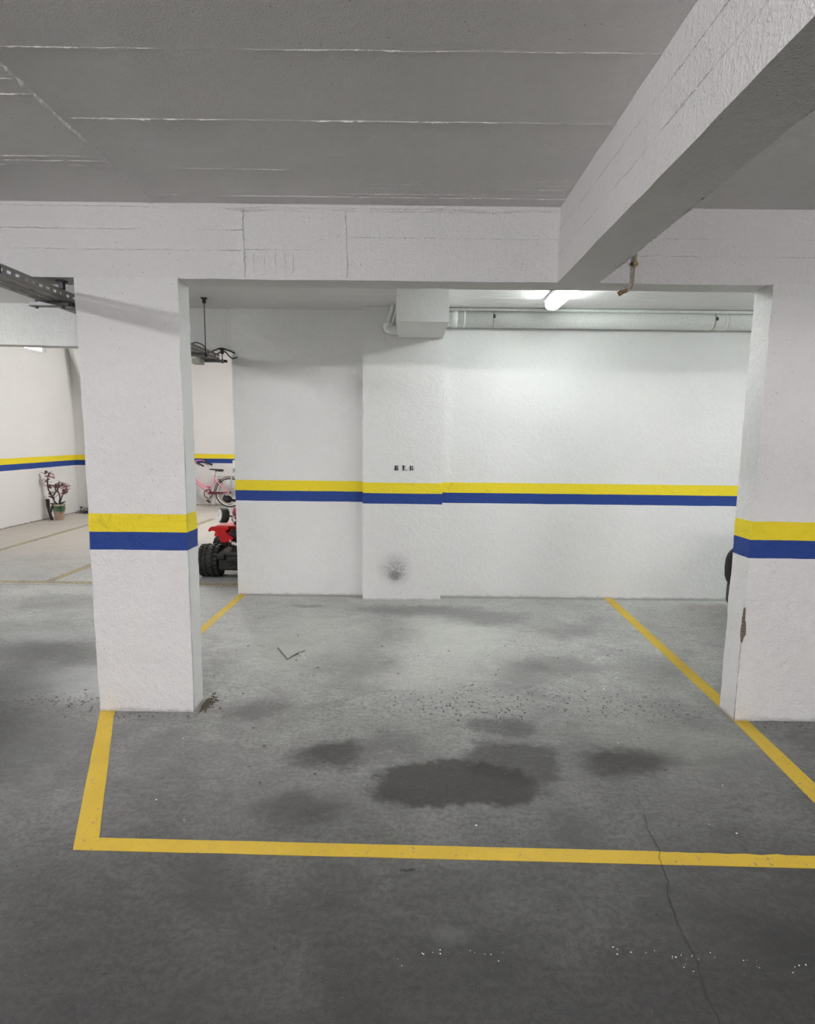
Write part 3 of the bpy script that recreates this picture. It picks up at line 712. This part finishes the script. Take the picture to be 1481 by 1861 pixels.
for s in (-1, 1):
    btube('grip', [bp(-4.44, .957, s*.25), bp(-4.29, .885, s*.27)], .018, M_black)
    btube('brake_lever', [bp(-4.47, .945, s*.245), bp(-4.38, .885, s*.25)], .005, M_dark)
    btube('bell' if s < 0 else 'shifter', [bp(-4.50, .97, s*.23), bp(-4.47, .985, s*.23)], .02, M_pinkd)
ca = [bp(BBK[0]+.088*math.cos(2*PI*k/30), BBK[1]+.088*math.sin(2*PI*k/30), -.05) for k in range(30)]
btube('chainring', ca, .011, M_maroon, bk, 6, True)
bm = B(); prism(bm, [(-4.27, .33), (-3.86, .33), (-3.82, .305), (-3.86, .28), (-4.27, .285)], -.004, .004)
for v in bm.verts: v.co.y += BY-.05+LEAN*v.co.z
obj('chain_guard', bm, M_maroon, bk)
for s, q in ((-1, -1), (1, 1)):
    ex, ez = BBK[0]+q*.035-(.0), BBK[1]-q*.15*(-1) * (1 if q > 0 else 1)
    ez = BBK[1]+(.13 if q > 0 else -.15); ex = BBK[0]+(-.03 if q > 0 else .03)
    btube('crank', [bp(BBK[0], BBK[1], s*.07), bp(ex, ez, s*.08)], .010, M_black if q > 0 else M_chrome)
    pb = bp(ex, ez, s*.12); bm = B(); box(bm, pb.x-.045, pb.x+.045, pb.y-.04, pb.y+.04, pb.z-.012, pb.z+.012, .004)
    bmesh.ops.rotate(bm, verts=bm.verts, cent=pb, matrix=Matrix.Rotation(.7 if q < 0 else .2, 3, 'Y')); obj('pedal', bm, M_black, bk)
btube('kickstand', [bp(-4.15, .27, -.05), bp(-4.02, .05, -.16)], .007, M_chrome)
bm = B()
for s in (-.05, 0, .05): tube(bm, [bp(-4.09, .655, s), bp(-3.60, .665, s)], .005, 6)
for x in (-4.05, -3.9, -3.78, -3.64): tube(bm, [bp(x, .66, -.06), bp(x, .66, .06)], .005, 6)
for s in (-.055, .055): tube(bm, [bp(-3.78, .66, s), bp(HUB[0], HUB[1], s)], .006, 6)
obj('luggage_rack', bm, M_galvl, bk)
btube('reflector', [bp(-3.775, .66, -.07), bp(-3.775, .60, -.07)], .010, M_plw)
btube('rear_brake', [bp(-4.06, .60, -.03), bp(-3.985, .53, -.03)], .012, M_black)

# switch box on the end wall
sb = empty('wall_socket', (-3.76, 12.66, .9), 'small white surface box on the end wall right of the bicycle saddle', 'box')
obj('box_body', box(B(), -3.83, -3.68, 12.62, 12.70, .80, .995, .008), M_plw, sb)
obj('box_lid', box(B(), -3.822, -3.688, 12.612, 12.622, .81, .985, .003), M_plw, sb)

# ------------------------------------------------------------------ red toy quad with a small pink tricycle lying on it
qd = empty('toy_quad', (-1.76, 6.5, 0), "child's red and black ride-on quad behind the corner of the wall panel", 'toy vehicle')
def tyre(parent, x0, x1, y, r, hubm, name='wheel', tread=True):
    cx_, w2 = (x0+x1)/2, (x1-x0)/2
    prof = [(-w2*.80, r*.45), (-w2*.98, r*.60), (-w2, r*.80), (-w2*.78, r*.93), (-w2*.3, r*.97), (w2*.3, r*.97), (w2*.78, r*.93), (w2, r*.80), (w2*.98, r*.60), (w2*.80, r*.45)]
    bm = B(); lathe(bm, prof, (cx_, y, r), 'X', 40); wh = obj(name, bm, M_rubber, parent, True)
    if tread:
        bm = B(); N = 22
        for k in range(N):
            for (a, wb, off, rr) in ((-w2*.80, .036, 0, .955), (-w2*.32, .028, .5, .985), (w2*.32, .028, 0, .985), (w2*.80, .036, .5, .955)):
                th_ = 2*PI*(k+off)/N; b2_ = B()
                s = box(B(), -wb*w2/.11*.55, wb*w2/.11*.55, -.016*r/.17, .016*r/.17, -.012, .010, .003, 1)
                Mx = Matrix.Translation((cx_+a, y, r)) @ Matrix.Rotation(th_, 4, 'X') @ Matrix.Translation((0, 0, r*rr))
                bmesh.ops.transform(s, matrix=Mx, verts=s.verts); me = bpy.data.meshes.new('tmp'); s.to_mesh(me); s.free(); bm.from_mesh(me); bpy.data.meshes.remove(me); b2_.free()
        obj('tread_blocks', bm, M_rubber, wh)['kind'] = 'stuff'
    for s in (-1, 1):
        bm = B(); lathe(bm, [(s*w2*.70, r*.46), (s*w2*.84, r*.44), (s*w2*.74, r*.30), (s*w2*.88, r*.14), (s*w2*.92, .01)], (cx_, y, r), 'X', 20); obj('hub_cap', bm, hubm, wh)
    return wh
for xs in ((-2.265, -2.045), (-1.475, -1.255)): tyre(qd, xs[0], xs[1], 6.27, .175, M_red, 'rear_wheel')
for xs in ((-2.37, -2.20), (-1.32, -1.15)): tyre(qd, xs[0], xs[1], 7.05, .150, M_red, 'front_wheel')
obj('axle', tube(B(), [(-2.1, 6.27, .175), (-1.4, 6.27, .175)], .018, 10), M_dark, qd); obj('axle', tube(B(), [(-2.25, 7.05, .15), (-1.27, 7.05, .15)], .016, 10), M_dark, qd)
bm = B()
box(bm, -2.035, -1.485, 6.10, 6.42, .095, .235, .018); box(bm, -2.025, -1.495, 6.08, 6.40, .225, .30, .015)
box(bm, -2.035, -1.95, 6.05, 6.2, .225, .285, .012); box(bm, -1.57, -1.485, 6.05, 6.2, .225, .285, .012)
box(bm, -1.93, -1.80, 6.055, 6.10, .20, .25, .008); box(bm, -1.72, -1.59, 6.055, 6.10, .20, .25, .008); box(bm, -1.90, -1.62, 6.06, 6.10, .12, .16, .006)
obj('gearbox_housing', bm, M_black, qd)
bm = B(); box(bm, -1.94, -1.58, 6.25, 7.15, .20, .40, .04); box(bm, -1.98, -1.54, 6.30, 6.75, .33, .47, .03); obj('chassis', bm, M_black, qd)
for s in (-1, 1):   # hooked mudguards, a red one each side
    cx_ = -1.765
    o1 = [(-.425, .495), (-.415, .525), (-.39, .546), (-.34, .550), (-.20, .545), (-.19, .525), (-.235, .50), (-.19, .455), (-.145, .425), (-.175, .375), (-.275, .372), (-.305, .40), (-.315, .455), (-.345, .495), (-.385, .505), (-.405, .487)]
    bm = B(); prism(bm, [(cx_-s*a, b) for a, b in o1], 6.26, 6.30)
    bmesh.ops.bevel(bm, geom=list(bm.edges), offset=.006, segments=2, affect='EDGES'); obj('mudguard', bm, M_red, qd)
    pts = [(6.36, .40), (6.30, .50), (6.42, .555), (6.65, .53), (6.75, .44)]
    bm = B(); prism(bm, [(6.34, .47), (6.36, .535), (6.45, .552), (6.62, .54), (6.75, .45), (6.73, .44), (6.6, .525), (6.45, .535), (6.38, .52)], cx_+s*.20, cx_+s*.33, 'YZ'); obj('mudguard', bm, M_red, qd)
    bm = B(); prism(bm, [(6.85, .34), (6.90, .38), (7.05, .40), (7.22, .36), (7.26, .30), (7.23, .30), (7.18, .34), (7.05, .38), (6.92, .36)], cx_+s*.28, cx_+s*.56, 'YZ'); obj('front_mudguard', bm, M_red, qd)
bm = B(); prism(bm, [(-.36, .545), (-.33, .556), (.33, .556), (.36, .545)], 6.29, 6.46); bmesh.ops.translate(bm, vec=(-1.765, 0, 0), verts=bm.verts); obj('rear_deck', bm, M_red, qd)
bm = B()
for i in range(5): box(bm, -1.90+i*.06, -1.87+i*.06, 6.285, 6.31, .40, .50, .008)
lathe(bm, [(6.27, .035), (6.29, .04), (6.31, .02)], (-1.915, 0, .475), 'Y', 16); lathe(bm, [(6.27, .035), (6.29, .04), (6.31, .02)], (-1.615, 0, .475), 'Y', 16)
obj('rear_grille', bm, M_black, qd)
bm = B(); tube(bm, bez([(-1.99, 6.28, .415), (-1.955, 6.27, .405), (-1.94, 6.265, .375)], 5), [.009]*6+[.012]*5, 10); tube(bm, bez([(-1.925, 6.25, .372), (-1.86, 6.24, .355), (-1.76, 6.24, .352), (-1.635, 6.26, .378)], 5), .017, 10); obj('trim_tube', bm, plain('pale_pink_plastic', (.78, .66, .68), .4), qd, True)
bm = B(); box(bm, -1.93, -1.60, 6.33, 6.80, .555, .60, .02); obj('seat', bm, M_black, qd, True)
bm = B(); tube(bm, [(-1.765, 6.98, .40), (-1.765, 6.86, .66)], .022, 10); obj('steering_column', bm, M_black, qd)
bm = B(); tube(bm, bez([(-2.02, 6.80, .70), (-1.90, 6.84, .68), (-1.765, 6.86, .655), (-1.63, 6.84, .68), (-1.51, 6.80, .70)], 5), .015, 10); obj('handlebar', bm, M_black, qd, True)
bm = B(); box(bm, -1.86, -1.67, 6.88, 7.2, .38, .50, .05); obj('nose', bm, M_red, qd, True)

tc = empty('toy_tricycle', (-1.85, 6.4, .6), 'small pink toy tricycle with white-hubbed wheel lying on top of the red quad', 'toy vehicle')
wc = Vector((-2.015, 6.27, .672)); ax = Vector((-.80, -.60, .10)).normalized(); R_ = ax.to_track_quat('X', 'Z').to_matrix().to_4x4()
bm = B(); lathe(bm, [(-.042, .05), (-.044, .068), (-.034, .081), (.030, .081), (.042, .070), (.040, .058)], (0, 0, 0), 'X', 32)
bmesh.ops.transform(bm, matrix=Matrix.Translation(wc) @ R_, verts=bm.verts); wq = obj('wheel', bm, plain('grey_rubber', (.04, .04, .038), .65), tc, True)
bm = B(); lathe(bm, [(.020, .066), (.046, .065), (.052, .060), (.045, .048), (.049, .02), (.055, .014), (.055, .004)], (0, 0, 0), 'X', 28)
bmesh.ops.transform(bm, matrix=Matrix.Translation(wc) @ R_, verts=bm.verts); obj('white_hub', bm, M_plw, wq, True)
bm = B(); lathe(bm, [(.053, .008), (.059, .008)], (0, 0, 0), 'X', 10); bmesh.ops.transform(bm, matrix=Matrix.Translation(wc) @ R_, verts=bm.verts); obj('axle_cap', bm, M_dark, wq)
bm = B(); tube(bm, [wc-ax*.03, (-1.84, 6.40, .625), (-1.66, 6.53, .58)], .008, 8); obj('axle', bm, M_black, tc)
bm = B(); rr = []
for i, (z, cx_, rx, ry) in enumerate([(.60, -1.87, .04, .04), (.64, -1.885, .052, .06), (.69, -1.888, .062, .07), (.74, -1.885, .052, .06), (.775, -1.865, .045, .05), (.80, -1.85, .02, .02)]):
    rr.append([bm.verts.new((cx_+rx*math.cos(a), 6.38+ry*math.sin(a), z)) for a in [2*PI*k/16 for k in range(16)]])
for a, b in zip(rr, rr[1:]):
    for k in range(16): bm.faces.new((a[k], a[(k+1) % 16], b[(k+1) % 16], b[k]))
bm.faces.new(rr[0][::-1]); bm.faces.new(rr[-1]); obj('body_shell', bm, M_pinkd, tc, True)
bm = B(); tube(bm, bez([(-1.91, 6.30, .59), (-1.93, 6.29, .635), (-1.90, 6.30, .66)], 5), .011, 8); tube(bm, bez([(-1.895, 6.36, .70), (-1.89, 6.33, .76), (-1.85, 6.34, .79)], 5), .012, 8); obj('side_trim', bm, plain('pale_pink_plastic', (.78, .66, .68)), tc, True)
bm = B(); tube(bm, bez([(-1.82, 6.38, .74), (-1.855, 6.36, .79), (-1.885, 6.34, .825), (-1.95, 6.32, .838)], 6), .016, 10); tube(bm, bez([(-1.88, 6.34, .828), (-1.83, 6.35, .835), (-1.74, 6.36, .825)], 5), .014, 10); obj('handlebar', bm, M_dark, tc, True)
bm = B(); lathe(bm, [(-.05, .018), (-.045, .040), (0, .052), (.035, .040), (.045, .02)], (0, 0, 0), 'X', 20)
bmesh.ops.transform(bm, matrix=Matrix.Translation((-1.975, 6.30, .850)) @ Matrix.Rotation(.35, 4, 'Y') @ Matrix.Diagonal((1.0, .8, .85, 1)), verts=bm.verts); obj('mirror_shell', bm, M_black, tc, True)

# ------------------------------------------------------------------ dark car in the next bay, nose to the wall
car = empty('car', (3.6, 3.2, 0), 'black car in the next bay showing only its bumper corner past the right pillar', 'car')
M_carp = plain('black_car_paint', (.006, .006, .006), .55, spec=.12)
bm = B(); cx_ = 3.52
#        y     half width, z bottom, z mid(widest), z top
prof = [(.95, .55, .34, .50, .62), (1.02, .74, .26, .52, .78), (1.3, .86, .20, .55, .86), (2.0, .885, .18, .55, .90), (3.0, .885, .18, .54, .90), (3.8, .885, .18, .53, .86), (4.4, .88, .18, .50, .74), (4.68, .865, .20, .48, .76), (4.76, .85, .22, .48, .755), (4.82, .83, .24, .48, .745), (4.87, .805, .255, .48, .735), (4.90, .78, .27, .48, .72), (4.93, .71, .30, .48, .68), (4.96, .60, .33, .47, .60)]
rr = []
for y, hw, zb, zm, zt_ in prof:
    ring = []
    for k in range(48):
        a = 2*PI*k/48; c_, s_ = math.cos(a), math.sin(a)
        e = .55 if y < 4.5 else .62; X = hw*math.copysign(abs(c_)**e, c_); Z = zm+(zt_-zm if s_ > 0 else zm-zb)*math.copysign(abs(s_)**e, s_)
        ring.append(bm.verts.new((cx_+X, y, Z)))
    rr.append(ring)
for a, b in zip(rr, rr[1:]):
    for k in range(48): bm.faces.new((a[k], a[(k+1) % 48], b[(k+1) % 48], b[k]))
bm.faces.new(rr[0]); bm.faces.new(rr[-1]); bmesh.ops.recalc_face_normals(bm, faces=bm.faces); obj('body', bm, M_carp, car, True)
bm = B(); rr = []
for y, hw, zt_ in ((1.15, .62, .84), (1.6, .64, 1.30), (2.1, .65, 1.43), (2.7, .65, 1.44), (3.2, .64, 1.34), (3.95, .66, .86)):
    rr.append([bm.verts.new((cx_+X, y, Z)) for X, Z in ((-hw-.12, .84), (-hw, zt_-.04), (-hw+.08, zt_), (hw-.08, zt_), (hw, zt_-.04), (hw+.12, .84))])
for a, b in zip(rr, rr[1:]):
    for k in range(6): bm.faces.new((a[k], a[(k+1) % 6], b[(k+1) % 6], b[k]))
bm.faces.new(rr[0]); bm.faces.new(rr[-1]); bmesh.ops.recalc_face_normals(bm, faces=bm.faces); obj('cabin_glass', bm, plain('dark_glass', (.02, .025, .03), .08), car, True)
bm = B()
for X in (-.6, .6):
    for y in (1.75, 2.6): box(bm, cx_+X-.03, cx_+X+.03, y-.03, y+.03, .86, 1.38, .01)
box(bm, cx_-.56, cx_+.56, 1.7, 2.9, 1.425, 1.455, .012); obj('roof', bm, M_carp, car)
for y in (1.75, 4.15):
    for s in (-1, 1):
        w_ = tyre(car, cx_+s*.79-.10, cx_+s*.79+.10, y, .31, M_galvl, 'wheel', False)
for s in (-1, 1):
    obj('headlight', box(B(), cx_+s*.58-.13, cx_+s*.58+.13, 4.80, 4.90, .52, .60, .03), M_plw, car, True)
    obj('wing_mirror', box(B(), cx_+s*.93-.09, cx_+s*.93+.09, 3.30, 3.42, .92, 1.04, .03), M_carp, car, True)
obj('number_plate', box(B(), cx_-.26, cx_+.26, 4.955, 4.975, .40, .51, .004), M_plw, car)
obj('bumper_skirt', box(B(), cx_-.815, cx_+.815, 4.45, 4.84, .16, .40, .06, 4), M_black, car, True)

# ------------------------------------------------------------------ potted plant in the far corner
pp = empty('potted_plant', (-6.23, 10.25, 0), 'tall dried mauve plant in a pale clay pot at the side wall', 'plant')
px, py = -6.23, 10.25
bm = B(); lathe(bm, [(0, .062), (.01, .072), (.25, .100), (.255, .110), (.285, .112), (.285, .098), (.25, .092), (.24, .01)], (px, py, 0), 'Z', 24); obj('pot', bm, M_terra, pp, True)
bm = B(); lathe(bm, [(.235, .09), (.25, .06), (.255, .005)], (px, py, 0), 'Z', 16); obj('soil', bm, M_soil, pp)
def leaf(bm, p, d, L, wd, up=Vector((0, 0, 1))):
    p = Vector(p); d = Vector(d).normalized(); s = d.cross(up).normalized() if abs(d.dot(up)) < .98 else Vector((1, 0, 0)); nn = s.cross(d)
    pr = []
    for t_, wq_ in ((0, .1), (.3, .9), (.6, 1), (.85, .55), (1, .05)):
        c_ = p+d*L*t_-nn*(.18*L*t_*t_)
        pr.append([bm.verts.new(c_-s*wd*wq_), bm.verts.new(c_+nn*wd*-.25*wq_), bm.verts.new(c_+s*wd*wq_)])
    for a, b in zip(pr, pr[1:]):
        for k in range(2): bm.faces.new((a[k], a[k+1], b[k+1], b[k]))
random.seed(11)
for k in range(16):
    a = random.uniform(0, 2*PI); bm = B()
    leaf(bm, (px+.02*math.cos(a), py+.02*math.sin(a), .27), (math.cos(a), math.sin(a)-.5, random.uniform(-.1, .9)), random.uniform(.09, .14), .035); obj('leaf', bm, M_green, pp)
for k in range(15):
    bm = B(); a = -PI/2+random.uniform(-.9, 1.2)
    leaf(bm, (px+.10*math.cos(a), py+.105*math.sin(a), .30+random.uniform(-.06, .02)), (math.cos(a)*.4, math.sin(a)*.4, -1), .12, .04); obj('leaf', bm, M_green, pp)
stems = [[(px-.02, py, .25), (px-.10, py-.02, .42), (px-.155, py-.02, .56), (px-.15, py-.03, .70), (px-.13, py-.03, .80)],
         [(px-.10, py-.02, .40), (px-.03, py-.02, .50), (px-.04, py-.02, .60), (px-.13, py-.03, .63)],
         [(px, py, .25), (px+.03, py, .42), (px+.01, py-.02, .55), (px+.08, py-.02, .62), (px+.16, py-.02, .60)],
         [(px+.02, py, .28), (px+.07, py, .42), (px+.13, py-.02, .50), (px+.14, py-.02, .56)],
         [(px-.10, py-.04, .0), (px-.15, py-.02, .16), (px-.17, py, .37)]]
bm = B()
for s in stems: tube(bm, bez(s, 6), .011, 7)
obj('stem', bm, M_stem, pp, True)
cl = [(-.14, .82, .05, 16), (-.08, .80, .06, 10), (.05, .62, .07, 16), (.11, .62, .07, 20), (.17, .56, .05, 10), (-.13, .60, .035, 9), (-.11, .50, .03, 8), (.14, .48, .03, 7), (.03, .52, .03, 5), (-.14, .70, .03, 7), (-.08, .42, .03, 5), (.06, .45, .03, 4)]
for cx_, z_, r_, n_ in cl:
    for k in range(n_):
        bm = B(); p = (px+cx_+random.uniform(-r_, r_), py-.03+random.uniform(-.04, .03), z_+random.uniform(-r_, r_)*.7)
        leaf(bm, p, (random.uniform(-1, 1), random.uniform(-.6, .2), random.uniform(-.6, .6)), random.uniform(.05, .085), .028)
        obj('petal', bm, M_petal if random.random() < .68 else M_petalp, pp)
bm = B(); tube(bm, bez([(px-.21, py+.02, .37), (px-.185, py, .2), (px-.12, py-.03, .008)], 6), [.030]*6+[.025]*7, 8)
tag(obj('wooden_stake', bm, plain('dark_wood', (.05, .032, .028), .8), smooth=True), 'dark wooden stake leaning behind the clay pot', 'stick')
bm = B()
for k in range(90):
    a = random.random(); leaf(bm, (-6.40+.30*a+random.uniform(-.04, .04), 11.22+random.uniform(-.12, .08), .004+random.random()**2*.13*(1-abs(a-.5)*1.4)), (random.uniform(-1, 1), random.uniform(-1, 1), random.uniform(-.3, .5)), .07, .022)
tag(obj('dead_leaves', bm, M_soil), 'heap of dead brown leaves at the foot of the corner pilaster', 'leaves', kind='stuff')

# ------------------------------------------------------------------ litter on the floor
bm = B(); tube(bm, [(-.943, 4.084, .004), (-.885, 3.975, .005), (-.828, 3.866, .004), (-.79, 3.945, .006), (-.735, 4.03, .005)], .0028, 6); tube(bm, [(-.80, 3.93, .006), (-.765, 3.992, .012)], .002, 5)
tag(obj('twig', bm, M_stem), 'thin dark bent twig lying on the floor of the empty bay', 'twig')
bm = B(); tube(bm, bez([(-.775, 3.99, .006), (-.745, 3.945, .012), (-.715, 3.90, .008), (-.699, 3.862, .004)], 5), .0028, 6)
tag(obj('straw_stem', bm, M_plw), 'pale curved straw beside the dark twig', 'straw')
def scatter(name, label, cat, n, place, size, m, flat=.35, seed=3):
    random.seed(seed); bm = B()
    for _ in range(n):
        x, y = place(); s = size*random.uniform(.4, 1.6); a = random.uniform(0, PI)
        r = bmesh.ops.create_icosphere(bm, subdivisions=1, radius=1)
        Mx = Matrix.Translation((x, y, s*flat*.6)) @ Matrix.Rotation(a, 4, 'Z') @ Matrix.Diagonal((s*random.uniform(.6, 1.6), s, s*flat, 1))
        bmesh.ops.transform(bm, matrix=Mx, verts=r['verts'])
        for v in r['verts']: v.co += Vector((random.uniform(-1, 1), random.uniform(-1, 1), 0))*s*.25
    return tag(obj(name, bm, m), label, cat, kind='stuff')
def near(cx_, cy_, sx, sy): return lambda: (random.gauss(cx_, sx), random.gauss(cy_, sy))
fl = [(.09, 1.56), (.10, 1.575), (.05, 1.57), (.21, 1.57), (.25, 1.565), (.30, 1.56), (.65, 1.585), (.67, 1.575), (.74, 1.58), (.83, 1.565), (.85, 1.57), (.87, 1.555), (.84, 1.54), (.88, 1.565), (.93, 1.57), (.82, 1.55), (1.03, 1.56), (1.05, 1.54), (1.17, 1.535), (1.19, 1.54), (.86, 1.51), (1.08, 1.55), (.47, 1.56), (.0, 1.54), (-.03, 1.555)]
it = iter(fl*4)
scatter('paint_flakes', 'row of tiny white paint flakes on the dark foreground floor', 'debris', 45, lambda: (lambda q: (q[0]+random.gauss(0, .012), q[1]+random.gauss(0, .008)))(next(it)), .0015, M_plw, .25)
scatter('grit', 'brown grit heaped against the back edge of the left pillar', 'debris', 160, lambda: (-1.15+abs(random.gauss(0, .03))-.02, 3.19+random.gauss(0, .045)), .005, M_soil, .6, 5)
scatter('grit', 'scattered dark grit on the floor left of the left pillar', 'debris', 90, near(-2.0, 3.18, .16, .06), .004, M_soil, .4, 6)
scatter('grit', 'dark specks of dirt under the front face of the left pillar', 'debris', 40, lambda: (random.uniform(-1.7, -1.15), 3.03+random.gauss(0, .02)), .0035, M_soil, .4, 8)
scatter('grit', 'dark specks of dirt in front of the right pillar', 'debris', 30, lambda: (random.uniform(1.95, 2.4), 3.01+random.gauss(0, .025)), .004, M_soil, .4, 9)
scatter('pebbles', 'tiny white crumbs spread over the empty bay floor', 'debris', 40, lambda: (random.uniform(-1.4, 1.6), random.uniform(2.1, 5.2)), .0032, M_plw, .4, 12)
scatter('grit', 'dark crumbs spread over the empty bay floor', 'debris', 90, lambda: (random.uniform(-1.4, 1.7), random.uniform(2.1, 5.2)), .005, M_soil, .3, 13)
